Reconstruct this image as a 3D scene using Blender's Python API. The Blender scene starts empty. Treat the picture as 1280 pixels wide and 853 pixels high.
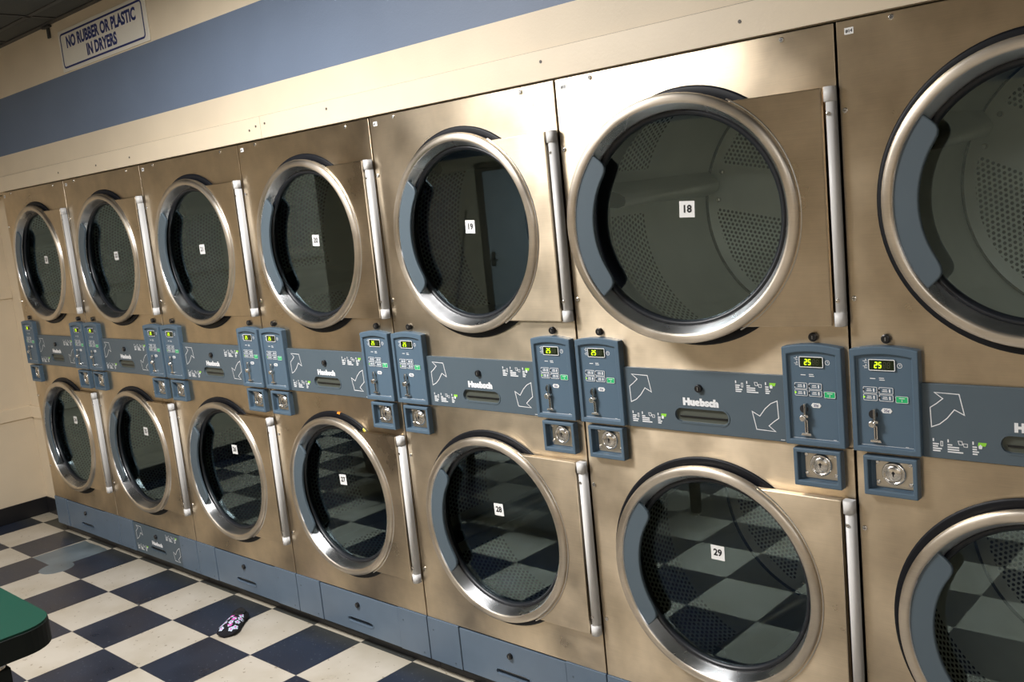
import bpy, bmesh, math, random
from mathutils import Vector, Matrix

random.seed(7)
SC = bpy.context.scene
COL = SC.collection
PI = math.pi
R = math.radians

# ------------------------------------------------------------------ materials
def new_mat(name):
    m = bpy.data.materials.new(name)
    m.use_nodes = True
    nt = m.node_tree
    for n in list(nt.nodes):
        nt.nodes.remove(n)
    out = nt.nodes.new('ShaderNodeOutputMaterial')
    return m, nt, out


def principled(name, color, rough=.5, metal=0., coat=0., bump=0., bump_scale=60., var=0., var_scale=8., spec=.5):
    m, nt, out = new_mat(name)
    p = nt.nodes.new('ShaderNodeBsdfPrincipled')
    p.inputs['Base Color'].default_value = (*color, 1)
    p.inputs['Roughness'].default_value = rough
    p.inputs['Metallic'].default_value = metal
    p.inputs['Coat Weight'].default_value = coat
    p.inputs['Specular IOR Level'].default_value = spec
    nt.links.new(p.outputs[0], out.inputs[0])
    tc = nt.nodes.new('ShaderNodeTexCoord')
    if var > 0:
        nz = nt.nodes.new('ShaderNodeTexNoise')
        nz.inputs['Scale'].default_value = var_scale
        nz.inputs['Detail'].default_value = 6
        nt.links.new(tc.outputs['Object'], nz.inputs['Vector'])
        mx = nt.nodes.new('ShaderNodeMix')
        mx.data_type = 'RGBA'
        mx.inputs['A'].default_value = (*[c * (1 - var) for c in color], 1)
        mx.inputs['B'].default_value = (*[min(1, c * (1 + var)) for c in color], 1)
        nt.links.new(nz.outputs['Fac'], mx.inputs['Factor'])
        nt.links.new(mx.outputs['Result'], p.inputs['Base Color'])
    if bump > 0:
        nz = nt.nodes.new('ShaderNodeTexNoise')
        nz.inputs['Scale'].default_value = bump_scale
        nz.inputs['Detail'].default_value = 4
        nt.links.new(tc.outputs['Object'], nz.inputs['Vector'])
        b = nt.nodes.new('ShaderNodeBump')
        b.inputs['Strength'].default_value = bump
        b.inputs['Distance'].default_value = .004
        nt.links.new(nz.outputs['Fac'], b.inputs['Height'])
        nt.links.new(b.outputs[0], p.inputs['Normal'])
    return m


def emission(name, color, strength):
    m, nt, out = new_mat(name)
    e = nt.nodes.new('ShaderNodeEmission')
    e.inputs[0].default_value = (*color, 1)
    e.inputs[1].default_value = strength
    nt.links.new(e.outputs[0], out.inputs[0])
    return m


def brushed(name, color, rough, aniso, rot=0., wav=.0, streak=.08, tangent=True):
    """stainless sheet: fine grain, smudges, a slightly uneven sheet, stretched reflections"""
    m, nt, out = new_mat(name)
    N = nt.nodes.new
    L = nt.links.new
    p = N('ShaderNodeBsdfPrincipled')
    p.inputs['Metallic'].default_value = 1
    p.inputs['Anisotropic'].default_value = aniso
    p.inputs['Anisotropic Rotation'].default_value = rot
    L(p.outputs[0], out.inputs[0])
    if tangent:
        tg = N('ShaderNodeTangent')
        tg.direction_type = 'UV_MAP'
        tg.uv_map = 'UVMap'
        L(tg.outputs[0], p.inputs['Tangent'])
    tc = N('ShaderNodeTexCoord')
    oi = N('ShaderNodeObjectInfo')
    ad = N('ShaderNodeVectorMath')
    ad.operation = 'ADD'
    L(tc.outputs['Object'], ad.inputs[0])
    L(oi.outputs['Location'], ad.inputs[1])
    # smudges
    n1 = N('ShaderNodeTexNoise')
    n1.inputs['Scale'].default_value = 5.
    n1.inputs['Detail'].default_value = 4
    n1.inputs['Roughness'].default_value = .55
    L(ad.outputs[0], n1.inputs['Vector'])
    # grain: noise stretched along X
    mp = N('ShaderNodeMapping')
    mp.inputs['Scale'].default_value = (12, 12, 900)
    L(ad.outputs[0], mp.inputs['Vector'])
    n2 = N('ShaderNodeTexNoise')
    n2.inputs['Scale'].default_value = 1.
    n2.inputs['Detail'].default_value = 3
    L(mp.outputs[0], n2.inputs['Vector'])
    mx = N('ShaderNodeMix')
    mx.data_type = 'RGBA'
    mx.inputs['A'].default_value = (*[c * .60 for c in color], 1)
    mx.inputs['B'].default_value = (*[min(1, c * 1.24) for c in color], 1)
    s = N('ShaderNodeMath')
    s.operation = 'MULTIPLY_ADD'
    s.inputs[1].default_value = streak * 4
    L(n2.outputs['Fac'], s.inputs[0])
    s2 = N('ShaderNodeMath')
    s2.operation = 'MULTIPLY_ADD'
    s2.inputs[1].default_value = 1.5
    s2.inputs[2].default_value = -.30 - streak * 2
    L(n1.outputs['Fac'], s2.inputs[0])
    L(s2.outputs[0], s.inputs[2])
    L(s.outputs[0], mx.inputs['Factor'])
    L(mx.outputs['Result'], p.inputs['Base Color'])
    r = N('ShaderNodeMapRange')
    r.inputs['From Min'].default_value = .3
    r.inputs['From Max'].default_value = .7
    r.inputs['To Min'].default_value = rough * .85
    r.inputs['To Max'].default_value = rough * 1.2
    L(n1.outputs['Fac'], r.inputs['Value'])
    L(r.outputs[0], p.inputs['Roughness'])
    if wav > 0:
        n3 = N('ShaderNodeTexNoise')
        n3.inputs['Scale'].default_value = 2.6
        n3.inputs['Detail'].default_value = 1
        L(ad.outputs[0], n3.inputs['Vector'])
        b = N('ShaderNodeBump')
        b.inputs['Strength'].default_value = 1
        b.inputs['Distance'].default_value = wav
        L(n3.outputs['Fac'], b.inputs['Height'])
        L(b.outputs[0], p.inputs['Normal'])
    return m


def glass_mat():
    m, nt, out = new_mat('door_glass')
    N = nt.nodes.new
    L = nt.links.new
    t = N('ShaderNodeBsdfTransparent')
    t.inputs[0].default_value = (.90, .95, .94, 1)
    g = N('ShaderNodeBsdfGlossy')
    g.inputs['Color'].default_value = (.68, .92, 1, 1)
    g.inputs['Roughness'].default_value = .012
    f = N('ShaderNodeFresnel')
    f.inputs['IOR'].default_value = 2.05
    mx = N('ShaderNodeMixShader')
    L(f.outputs[0], mx.inputs[0])
    L(t.outputs[0], mx.inputs[1])
    L(g.outputs[0], mx.inputs[2])
    L(mx.outputs[0], out.inputs[0])
    return m


def mathn(nt, op, a, b=None, c=None):
    n = nt.nodes.new('ShaderNodeMath')
    n.operation = op
    for i, v in enumerate((a, b, c)):
        if v is None:
            continue
        if isinstance(v, (int, float)):
            n.inputs[i].default_value = v
        else:
            nt.links.new(v, n.inputs[i])
    return n.outputs[0]


def drum_mat(name, back):
    """galvanised drum sheet with a hexagonal field of punched holes (UV in metres)"""
    m, nt, out = new_mat(name)
    N = nt.nodes.new
    L = nt.links.new
    M = lambda op, a, b=None, c=None: mathn(nt, op, a, b, c)
    uv = N('ShaderNodeUVMap')
    uv.uv_map = 'UVMap'
    sp = N('ShaderNodeSeparateXYZ')
    L(uv.outputs[0], sp.inputs[0])
    u, v = sp.outputs[0], sp.outputs[1]
    px = .0150 if back else .0165
    py = px * math.sqrt(3)

    def cell(ou, ov):
        a = M('SUBTRACT', M('FRACT', M('ADD', M('DIVIDE', u, px), ou)), .5)
        b = M('SUBTRACT', M('FRACT', M('ADD', M('DIVIDE', v, py), ov)), .5)
        a = M('MULTIPLY', a, px)
        b = M('MULTIPLY', b, py)
        return M('SQRT', M('ADD', M('MULTIPLY', a, a), M('MULTIPLY', b, b)))
    d = M('MINIMUM', cell(0, 0), cell(.5, .5))
    hole = M('LESS_THAN', d, .0046 if back else .0050)
    if back:
        rr = M('SQRT', M('ADD', M('MULTIPLY', u, u), M('MULTIPLY', v, v)))
        ang = M('ARCTAN2', v, u)
        # three plain spokes, 120 degrees apart, at the lifters (u axis negative)
        k = M('SUBTRACT', M('FRACT', M('ADD', M('DIVIDE', M('ADD', ang, PI), 2 * PI / 3), .5)), .5)
        dist = M('MULTIPLY', rr, M('SINE', M('ABSOLUTE', M('MULTIPLY', k, 2 * PI / 3))))
        ok = M('MULTIPLY', M('GREATER_THAN', dist, .072), M('LESS_THAN', rr, .335))
        ok = M('MULTIPLY', ok, M('GREATER_THAN', rr, .07))
    else:
        w = 2 * PI * .37 / 3
        k = M('MULTIPLY', M('SUBTRACT', M('FRACT', M('ADD', M('DIVIDE', u, w), .5)), .5), w)
        ok = M('GREATER_THAN', M('ABSOLUTE', k), .066)
        ok = M('MULTIPLY', ok, M('MULTIPLY', M('GREATER_THAN', v, .06), M('LESS_THAN', v, .335)))
    mask = M('MULTIPLY', hole, ok)
    nz = N('ShaderNodeTexNoise')
    nz.inputs['Scale'].default_value = 6
    nz.inputs['Detail'].default_value = 5
    L(uv.outputs[0], nz.inputs['Vector'])
    mx = N('ShaderNodeMix')
    mx.data_type = 'RGBA'
    mx.inputs['A'].default_value = (.60, .62, .56, 1)
    mx.inputs['B'].default_value = (.84, .86, .78, 1)
    L(nz.outputs['Fac'], mx.inputs['Factor'])
    m2 = N('ShaderNodeMix')
    m2.data_type = 'RGBA'
    m2.inputs['B'].default_value = (.010, .012, .014, 1)
    L(mask, m2.inputs['Factor'])
    L(mx.outputs['Result'], m2.inputs['A'])
    p = N('ShaderNodeBsdfPrincipled')
    L(m2.outputs['Result'], p.inputs['Base Color'])
    L(M('MULTIPLY', M('SUBTRACT', 1., mask), .35), p.inputs['Metallic'])
    L(M('MULTIPLY_ADD', mask, .5, .38), p.inputs['Roughness'])
    L(p.outputs[0], out.inputs[0])
    return m


T = .3048
TX, TY = .9383, -.2934


def floor_mat():
    m, nt, out = new_mat('checker_vinyl')
    N = nt.nodes.new
    L = nt.links.new
    M = lambda op, a, b=None, c=None: mathn(nt, op, a, b, c)
    tc = N('ShaderNodeTexCoord')
    sp = N('ShaderNodeSeparateXYZ')
    L(tc.outputs['Object'], sp.inputs[0])
    a = M('DIVIDE', M('SUBTRACT', sp.outputs[0], TX), T)
    b = M('DIVIDE', M('SUBTRACT', sp.outputs[1], TY), T)
    par = M('FLOORED_MODULO', M('ADD', M('FLOOR', a), M('FLOOR', b)), 2.)
    # grout-like hairline seams
    ea = M('ABSOLUTE', M('SUBTRACT', M('FRACT', a), .5))
    eb = M('ABSOLUTE', M('SUBTRACT', M('FRACT', b), .5))
    seam = M('GREATER_THAN', M('MAXIMUM', ea, eb), .4965)
    # speckle
    n1 = N('ShaderNodeTexNoise')
    n1.inputs['Scale'].default_value = 75
    n1.inputs['Detail'].default_value = 3
    L(tc.outputs['Object'], n1.inputs['Vector'])
    n2 = N('ShaderNodeTexNoise')
    n2.inputs['Scale'].default_value = 5
    n2.inputs['Detail'].default_value = 6
    L(tc.outputs['Object'], n2.inputs['Vector'])
    n3 = N('ShaderNodeTexNoise')
    n3.inputs['Scale'].default_value = 38
    n3.inputs['Detail'].default_value = 2
    L(tc.outputs['Object'], n3.inputs['Vector'])

    def ramp(src, stops):
        r = N('ShaderNodeValToRGB')
        e = r.color_ramp.elements
        e[0].position, e[0].color = stops[0][0], (*stops[0][1], 1)
        e[1].position, e[1].color = stops[1][0], (*stops[1][1], 1)
        for q in stops[2:]:
            x = e.new(q[0])
            x.color = (*q[1], 1)
        L(src, r.inputs[0])
        return r.outputs[0]

    def mix(f, x, y, mode='MIX'):
        n = N('ShaderNodeMix')
        n.data_type = 'RGBA'
        n.blend_type = mode
        for nm, val in (('Factor', f), ('A', x), ('B', y)):
            if isinstance(val, tuple):
                n.inputs[nm].default_value = (*val, 1)
            elif isinstance(val, (int, float)):
                n.inputs[nm].default_value = val
            else:
                L(val, n.inputs[nm])
        return n.outputs['Result']
    white = ramp(n2.outputs['Fac'], [(.30, (.52, .46, .36)), (.60, (.62, .565, .475))])
    wsp = M('GREATER_THAN', n3.outputs['Fac'], .69)
    white = mix(M('MULTIPLY', wsp, .75), white, (.26, .20, .13))
    black = ramp(n2.outputs['Fac'], [(.30, (.012, .017, .032)), (.65, (.022, .030, .052))])
    bsp = M('GREATER_THAN', n1.outputs['Fac'], .67)
    black = mix(M('MULTIPLY', bsp, .6), black, (.16, .18, .21))
    c = mix(par, white, black)
    c = mix(M('MULTIPLY', seam, .7), c, (.05, .05, .05))
    # worn-out patch by the first dryers: bare grey-blue screed where tile corners broke away
    wn = N('ShaderNodeTexNoise')
    wn.inputs['Scale'].default_value = 9
    L(tc.outputs['Object'], wn.inputs['Vector'])
    wob = M('MULTIPLY', M('SUBTRACT', wn.outputs['Fac'], .5), .05)

    def blob(cx, cy, rx, ry):
        dx = M('DIVIDE', M('SUBTRACT', sp.outputs[0], cx), rx)
        dy = M('DIVIDE', M('SUBTRACT', sp.outputs[1], cy), ry)
        return M('ADD', M('SQRT', M('ADD', M('MULTIPLY', dx, dx), M('MULTIPLY', dy, dy))), M('MULTIPLY', wob, 5))
    corner = M('LESS_THAN', blob(.640, -.290, .085, .085), 1.)
    bx = M('DIVIDE', M('ABSOLUTE', M('SUBTRACT', sp.outputs[0], .50)), .165)
    by = M('DIVIDE', M('ABSOLUTE', M('SUBTRACT', sp.outputs[1], -.155)), .150)
    slabm = M('LESS_THAN', M('ADD', M('MAXIMUM', bx, by), M('MULTIPLY', wob, 4)), .98)
    worn = M('MAXIMUM', M('MULTIPLY', slabm, M('SUBTRACT', 1., par)), corner)
    c = mix(worn, c, ramp(n2.outputs['Fac'], [(.3, (.10, .135, .155)), (.7, (.20, .25, .28))]))
    # greenish grime along the plinth and wall
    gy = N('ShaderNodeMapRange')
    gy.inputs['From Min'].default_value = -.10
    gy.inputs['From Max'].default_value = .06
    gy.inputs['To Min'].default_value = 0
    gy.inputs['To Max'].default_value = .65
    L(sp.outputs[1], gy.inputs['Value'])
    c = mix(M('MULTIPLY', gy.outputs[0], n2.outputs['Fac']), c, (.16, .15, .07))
    p = N('ShaderNodeBsdfPrincipled')
    L(c, p.inputs['Base Color'])
    L(M('MULTIPLY_ADD', n2.outputs['Fac'], .22, .20), p.inputs['Roughness'])
    p.inputs['Specular IOR Level'].default_value = .45
    bp = N('ShaderNodeBump')
    bp.inputs['Strength'].default_value = .10
    bp.inputs['Distance'].default_value = .003
    L(n2.outputs['Fac'], bp.inputs['Height'])
    L(bp.outputs[0], p.inputs['Normal'])
    L(p.outputs[0], out.inputs[0])
    return m


CREAM = (.77, .655, .485)


def wall_mat():
    """cream paint with the slate blue band that runs round the room"""
    m, nt, out = new_mat('painted_wall')
    N = nt.nodes.new
    L = nt.links.new
    M = lambda op, a, b=None, c=None: mathn(nt, op, a, b, c)
    tc = N('ShaderNodeTexCoord')
    sp = N('ShaderNodeSeparateXYZ')
    L(tc.outputs['Object'], sp.inputs[0])
    n = N('ShaderNodeTexNoise')
    n.inputs['Scale'].default_value = 3
    n.inputs['Detail'].default_value = 6
    L(tc.outputs['Object'], n.inputs['Vector'])
    z = sp.outputs[2]
    band = M('MULTIPLY', M('GREATER_THAN', z, 2.157), M('LESS_THAN', z, 2.450))
    mx = N('ShaderNodeMix')
    mx.data_type = 'RGBA'
    mx.inputs['A'].default_value = (*CREAM, 1)
    mx.inputs['B'].default_value = (.150, .195, .275, 1)
    L(band, mx.inputs['Factor'])
    m2 = N('ShaderNodeMix')
    m2.data_type = 'RGBA'
    m2.blend_type = 'MULTIPLY'
    m2.inputs['Factor'].default_value = 1
    r = N('ShaderNodeMapRange')
    r.inputs['To Min'].default_value = .84
    r.inputs['To Max'].default_value = 1.08
    L(n.outputs['Fac'], r.inputs['Value'])
    cc = N('ShaderNodeCombineColor')
    for i in range(3):
        L(r.outputs[0], cc.inputs[i])
    L(mx.outputs['Result'], m2.inputs['A'])
    L(cc.outputs[0], m2.inputs['B'])
    p = N('ShaderNodeBsdfPrincipled')
    L(m2.outputs['Result'], p.inputs['Base Color'])
    p.inputs['Roughness'].default_value = .55
    nb = N('ShaderNodeTexNoise')
    nb.inputs['Scale'].default_value = 160
    nb.inputs['Detail'].default_value = 3
    L(tc.outputs['Object'], nb.inputs['Vector'])
    bp = N('ShaderNodeBump')
    bp.inputs['Strength'].default_value = .25
    bp.inputs['Distance'].default_value = .002
    L(nb.outputs['Fac'], bp.inputs['Height'])
    L(bp.outputs[0], p.inputs['Normal'])
    L(p.outputs[0], out.inputs[0])
    return m


STEEL = (.775, .645, .47)
MAT = dict(
    steel=brushed('brushed_steel_sheet', STEEL, .31, .88, .25, wav=.007),
    ring=brushed('satin_steel_ring', (.78, .70, .59), .38, .55, .25),
    cone=brushed('polished_steel_cone', (.86, .88, .90), .28, .9, .25),
    edge=principled('bright_steel_edge', (.72, .70, .66), .3, 1.),
    hinge=principled('satin_aluminium', (.78, .77, .75), .42, .0, var=.03),
    chrome=principled('chrome', (.76, .74, .70), .22, 1.),
    zinc=principled('zinc_plate', (.66, .60, .50), .32, 1., var=.15, var_scale=40),
    shell=principled('galvanised_shell', (.30, .29, .27), .5, .8),
    recess=principled('pull_recess_metal', (.10, .11, .09), .5, .3),
    blue=principled('slate_blue_plastic', (.088, .140, .192), .42, bump=.06, bump_scale=500, var=.06),
    bluegrey=principled('slate_grey_plastic', (.086, .118, .142), .45, bump=.05, bump_scale=500, var=.05),
    kick=principled('grey_blue_painted_plinth', (.120, .165, .220), .40, var=.12, var_scale=12),
    rubber=principled('black_rubber', (.010, .012, .016), .38),
    black=principled('black_plastic', (.008, .008, .009), .3),
    dark=principled('dark_gap', (.012, .012, .013), .8),
    seal=principled('dark_felt_seal', (.003, .004, .007), .5, spec=.3),
    white=principled('white_print', (.86, .87, .88), .5),
    sticker=principled('white_sticker', (.90, .90, .88), .4),
    ink=principled('black_ink', (.012, .012, .014), .5),
    navy=principled('navy_ink', (.022, .035, .16), .5),
    green=principled('green_print', (.30, .72, .05), .5),
    button=principled('green_button', (.02, .50, .17), .35),
    lcd=principled('display_window', (.012, .020, .006), .15),
    seg=emission('lit_segments', (.62, 1., .02), 1.6),
    segoff=principled('unlit_segments', (.05, .06, .03), .3),
    led=emission('green_indicator', (.45, 1., .05), .9),
    glass=glass_mat(),
    drum=drum_mat('drum_wall_sheet', False),
    drumback=drum_mat('drum_back_sheet', True),
    lifter=principled('drum_lifter_steel', (.66, .66, .58), .35, .5, var=.1),
    floor=floor_mat(),
    wall=wall_mat(),
    board=principled('cream_board', CREAM, .45, var=.06, bump=.1, bump_scale=120),
    ceil=principled('shaded_ceiling_tile', (.075, .078, .072), .9, bump=.5, bump_scale=140, var=.10, var_scale=5),  # darker than real tile: dimness of the unlit ceiling put into the colour
    grid=principled('ceiling_grid', (.045, .045, .045), .5),
    base=principled('black_vinyl_base', (.012, .012, .014), .35),
    sign=principled('sign_plate', (.80, .76, .66), .35, var=.04),
    tabletop=principled('green_laminate', (.001, .032, .020), .45, spec=.25, var=.1, var_scale=3),
    tableedge=principled('black_edge_band', (.003, .006, .005), .6, spec=.25),
    diffuser=emission('lamp_diffuser', (1., .98, .97), 9.),
    white_metal=principled('white_enamel', (.75, .75, .73), .4),
    doorp=principled('painted_door', (.50, .56, .62), .4),
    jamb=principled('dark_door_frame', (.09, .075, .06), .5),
    wood=principled('broom_wood', (.10, .09, .085), .5),
    bristle=principled('broom_bristle', (.12, .10, .06), .9),
    orange=principled('orange_sticker', (.85, .26, .02), .4),
    yellow=principled('yellow_sticker', (.85, .75, .02), .4),
    fabric=principled('black_cloth', (.004, .004, .007), .9, bump=.4, bump_scale=300),
    pink=principled('pink_print', (.80, .12, .55), .7),
    pale=principled('pale_print', (.62, .70, .85), .7),
    maroon=principled('maroon_plastic', (.060, .012, .035), .4),
)

# ------------------------------------------------------------------ mesh building
class MB:
    def __init__(self):
        self.v, self.f, self.mi, self.uv, self.sm = [], [], [], [], []

    def face(self, pts, mat=0, uv=None, smooth=False):
        b = len(self.v)
        self.v.extend([tuple(p) for p in pts])
        self.f.append(list(range(b, b + len(pts))))
        self.mi.append(mat)
        self.uv.append(uv)
        self.sm.append(smooth)

    def grid(self, rows, mat=0, smooth=True, close=False, uvf=None, flip=False):
        """rows of equal length -> quads (shared vertices)"""
        b = len(self.v)
        n = len(rows[0])
        for r in rows:
            self.v.extend([tuple(p) for p in r])
        for i in range(len(rows) - 1):
            for j in range(n if close else n - 1):
                k = (j + 1) % n
                q = [b + i * n + j, b + i * n + k, b + (i + 1) * n + k, b + (i + 1) * n + j]
                u = None
                if uvf:
                    u = [uvf(i, j), uvf(i, j + 1), uvf(i + 1, j + 1), uvf(i + 1, j)]
                if flip:
                    q.reverse()
                    if u:
                        u.reverse()
                self.f.append(q)
                self.mi.append(mat)
                self.uv.append(u)
                self.sm.append(smooth)

    def box(self, x0, x1, y0, y1, z0, z1, mat=0):
        p = [(x, y, z) for z in (z0, z1) for y in (y0, y1) for x in (x0, x1)]
        b = len(self.v)
        self.v.extend(p)
        for q in ((0, 1, 5, 4), (3, 2, 6, 7), (2, 0, 4, 6), (1, 3, 7, 5), (4, 5, 7, 6), (2, 3, 1, 0)):
            self.f.append([b + i for i in q])
            self.mi.append(mat)
            self.uv.append(None)
            self.sm.append(False)

    def prism(self, pts, y0, y1, mat=0, side=None):
        """pts: (x,z) outline counter-clockwise seen from the front (-Y); front at y0 (< y1)"""
        n = len(pts)
        b = len(self.v)
        self.v.extend([(x, y0, z) for x, z in pts])
        self.v.extend([(x, y1, z) for x, z in pts])
        self.f.append([b + i for i in range(n)])
        self.f.append([b + n + i for i in reversed(range(n))])
        self.mi += [mat, mat]
        self.uv += [None, None]
        self.sm += [False, False]
        for i in range(n):
            j = (i + 1) % n
            self.f.append([b + i, b + n + i, b + n + j, b + j])
            self.mi.append(mat if side is None else side)
            self.uv.append(None)
            self.sm.append(False)

    def frame(self, outer, inner, y0, y1, yr, mat=0, floor=0, back=True):
        """front ring between two loops, walls, and a recessed floor at yr (None: through hole)"""
        n = len(outer)
        of = [(x, y0, z) for x, z in outer]
        ob = [(x, y1, z) for x, z in outer]
        nf = [(x, y0, z) for x, z in inner]
        nb = [(x, y1 if yr is None else yr, z) for x, z in inner]
        b = len(self.v)
        self.v.extend(of + ob + nf + nb)
        for i in range(n):
            j = (i + 1) % n
            for q in ([i, j, 2 * n + j, 2 * n + i], [i, n + i, n + j, j], [2 * n + i, 2 * n + j, 3 * n + j, 3 * n + i]):
                self.f.append([b + k for k in q])
                self.mi.append(mat)
                self.uv.append(None)
                self.sm.append(False)
            if yr is None and back:
                self.f.append([b + k for k in (n + i, 3 * n + i, 3 * n + j, n + j)])
                self.mi.append(mat)
                self.uv.append(None)
                self.sm.append(False)
        if yr is not None:
            self.f.append([b + 3 * n + i for i in range(n)])
            self.mi.append(floor)
            self.uv.append(None)
            self.sm.append(False)

    def lathe(self, prof, cx, cz, n=96, mat=0, smooth=True, flip=False):
        """profile (r, y) swept about the Y axis through (cx, cz)"""
        rows = [[(cx + r * math.cos(2 * PI * k / n), y, cz + r * math.sin(2 * PI * k / n)) for k in range(n)] for r, y in prof]
        self.grid(rows, mat, smooth, True, uvf=lambda i, j: (j / n * 2 * PI * prof[0][0], i * .02), flip=flip)

    def disc(self, r, y, cx, cz, n=48, mat=0, flip=False):
        p = [(cx + r * math.cos(2 * PI * k / n), y, cz + r * math.sin(2 * PI * k / n)) for k in range(n)]
        self.face(p if not flip else p[::-1], mat)

    def cyl(self, r, y0, y1, cx, cz, n=24, mat=0, round_=.0):
        if round_ > 0:
            prof = [(r, y1), (r, y0 + round_), (r - round_ * .3, y0 + round_ * .3), (r - round_, y0)]
        else:
            prof = [(r, y1), (r, y0)]
        self.lathe(prof, cx, cz, n, mat, False)
        self.disc(prof[-1][0], y0, cx, cz, n, mat)

    def tube(self, path, r, n=10, mat=0):
        rows = []
        path = [Vector(p) for p in path]
        for i, p in enumerate(path):
            d = (path[min(i + 1, len(path) - 1)] - path[max(i - 1, 0)]).normalized()
            a = d.orthogonal().normalized()
            c = d.cross(a)
            rr = r[i] if isinstance(r, (list, tuple)) else r
            rows.append([p + (a * math.cos(2 * PI * k / n) + c * math.sin(2 * PI * k / n)) * rr for k in range(n)])
        # keep ring frames aligned
        for i in range(1, len(rows)):
            best = min(range(n), key=lambda s: sum((rows[i][(k + s) % n] - rows[i - 1][k]).length for k in range(n)))
            rows[i] = [rows[i][(k + best) % n] for k in range(n)]
        self.grid(rows, mat, True, True)
        self.face(rows[0], mat)
        self.face(rows[-1][::-1], mat)

    def stroke(self, pts, w, y, mat=0, closed=False):
        """flat printed line of width w following (x,z) points"""
        n = len(pts)
        P = [Vector(p) for p in pts]
        L_, R_ = [], []
        for i in range(n):
            if closed:
                a, b = P[(i - 1) % n], P[(i + 1) % n]
            else:
                a, b = P[max(i - 1, 0)], P[min(i + 1, n - 1)]
            d1 = (P[i] - a).normalized() if (P[i] - a).length > 1e-9 else (b - P[i]).normalized()
            d2 = (b - P[i]).normalized() if (b - P[i]).length > 1e-9 else d1
            n1 = Vector((-d1.y, d1.x))
            n2 = Vector((-d2.y, d2.x))
            m = (n1 + n2)
            m = m.normalized() if m.length > 1e-6 else n1
            s = min(2.2, 1 / max(.3, m.dot(n1)))
            L_.append(P[i] + m * s * w / 2)
            R_.append(P[i] - m * s * w / 2)
        for i in range(n if closed else n - 1):
            j = (i + 1) % n
            self.face([(R_[i].x, y, R_[i].y), (R_[j].x, y, R_[j].y), (L_[j].x, y, L_[j].y), (L_[i].x, y, L_[i].y)], mat)

    def quad(self, x0, x1, z0, z1, y, mat=0):
        self.face([(x0, y, z0), (x1, y, z0), (x1, y, z1), (x0, y, z1)], mat)

    def add_mesh(self, me, mat=0):
        b = len(self.v)
        self.v.extend([tuple(v.co) for v in me.vertices])
        for p in me.polygons:
            self.f.append([b + i for i in p.vertices])
            self.mi.append(mat)
            self.uv.append(None)
            self.sm.append(False)

    def build(self, name, mats, parent=None, loc=(0, 0, 0), bevel=0., fix=False, seg=2, weld=True):
        me = bpy.data.meshes.new(name)
        o0 = Vector(loc)
        me.from_pydata([tuple(Vector(v) - o0) for v in self.v], [], self.f)
        for m in (mats if isinstance(mats, (list, tuple)) else [mats]):
            me.materials.append(MAT[m] if isinstance(m, str) else m)
        uvl = me.uv_layers.new(name='UVMap')
        for p, mi, uv, sm in zip(me.polygons, self.mi, self.uv, self.sm):
            p.material_index = mi
            p.use_smooth = sm
            for k, li in enumerate(p.loop_indices):
                if uv:
                    uvl.data[li].uv = uv[k]
                else:
                    co = self.v[self.f[p.index][k]]
                    uvl.data[li].uv = (co[0], co[2])
        if fix or weld:
            bm = bmesh.new()
            bm.from_mesh(me)
            if weld:
                bmesh.ops.remove_doubles(bm, verts=bm.verts, dist=1e-6)
            if fix:
                bmesh.ops.recalc_face_normals(bm, faces=bm.faces)
            bm.to_mesh(me)
            bm.free()
        me.update()
        ob = bpy.data.objects.new(name, me)
        COL.objects.link(ob)
        ob.location = loc
        if parent:
            ob.parent = parent
        if bevel > 0:
            md = ob.modifiers.new('edge', 'BEVEL')
            md.width = bevel
            md.segments = seg
            md.limit_method = 'ANGLE'
            md.angle_limit = R(40)
            md.harden_normals = False
        return ob


def text_mesh(s, size, bold=0., sx=1., spacing=1.):
    """centred text as a flat mesh in the XZ plane facing -Y"""
    cu = bpy.data.curves.new('txt', 'FONT')
    cu.body = s
    cu.size = size
    cu.align_x = 'CENTER'
    cu.align_y = 'CENTER'
    cu.offset = bold
    cu.space_character = spacing
    cu.resolution_u = 3
    ob = bpy.data.objects.new('txt', cu)
    COL.objects.link(ob)
    dg = bpy.context.evaluated_depsgraph_get()
    dg.update()
    me = bpy.data.meshes.new_from_object(ob.evaluated_get(dg))
    bpy.data.objects.remove(ob)
    bpy.data.curves.remove(cu)
    me.transform(Matrix.Scale(sx, 4, (1, 0, 0)))
    me.transform(Matrix.Rotation(PI / 2, 4, 'X'))
    return me


def put_text(mb, s, x, z, y, size, mat=0, bold=0., sx=1., rot=0., spacing=1.):
    me = text_mesh(s, size, bold, sx, spacing)
    me.transform(Matrix.Translation((x, y, z)) @ Matrix.Rotation(-rot, 4, 'Y'))
    mb.add_mesh(me, mat)
    bpy.data.meshes.remove(me)


def empty(name, loc=(0, 0, 0), rz=0.):
    o = bpy.data.objects.new(name, None)
    o.empty_display_size = .1
    COL.objects.link(o)
    o.location = loc
    o.rotation_euler.z = rz
    return o


def tag(o, label, cat, group=None):
    o['label'] = label
    o['category'] = cat
    if group:
        o['group'] = group
    return o


def struct(o):
    o['kind'] = 'structure'
    return o


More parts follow.
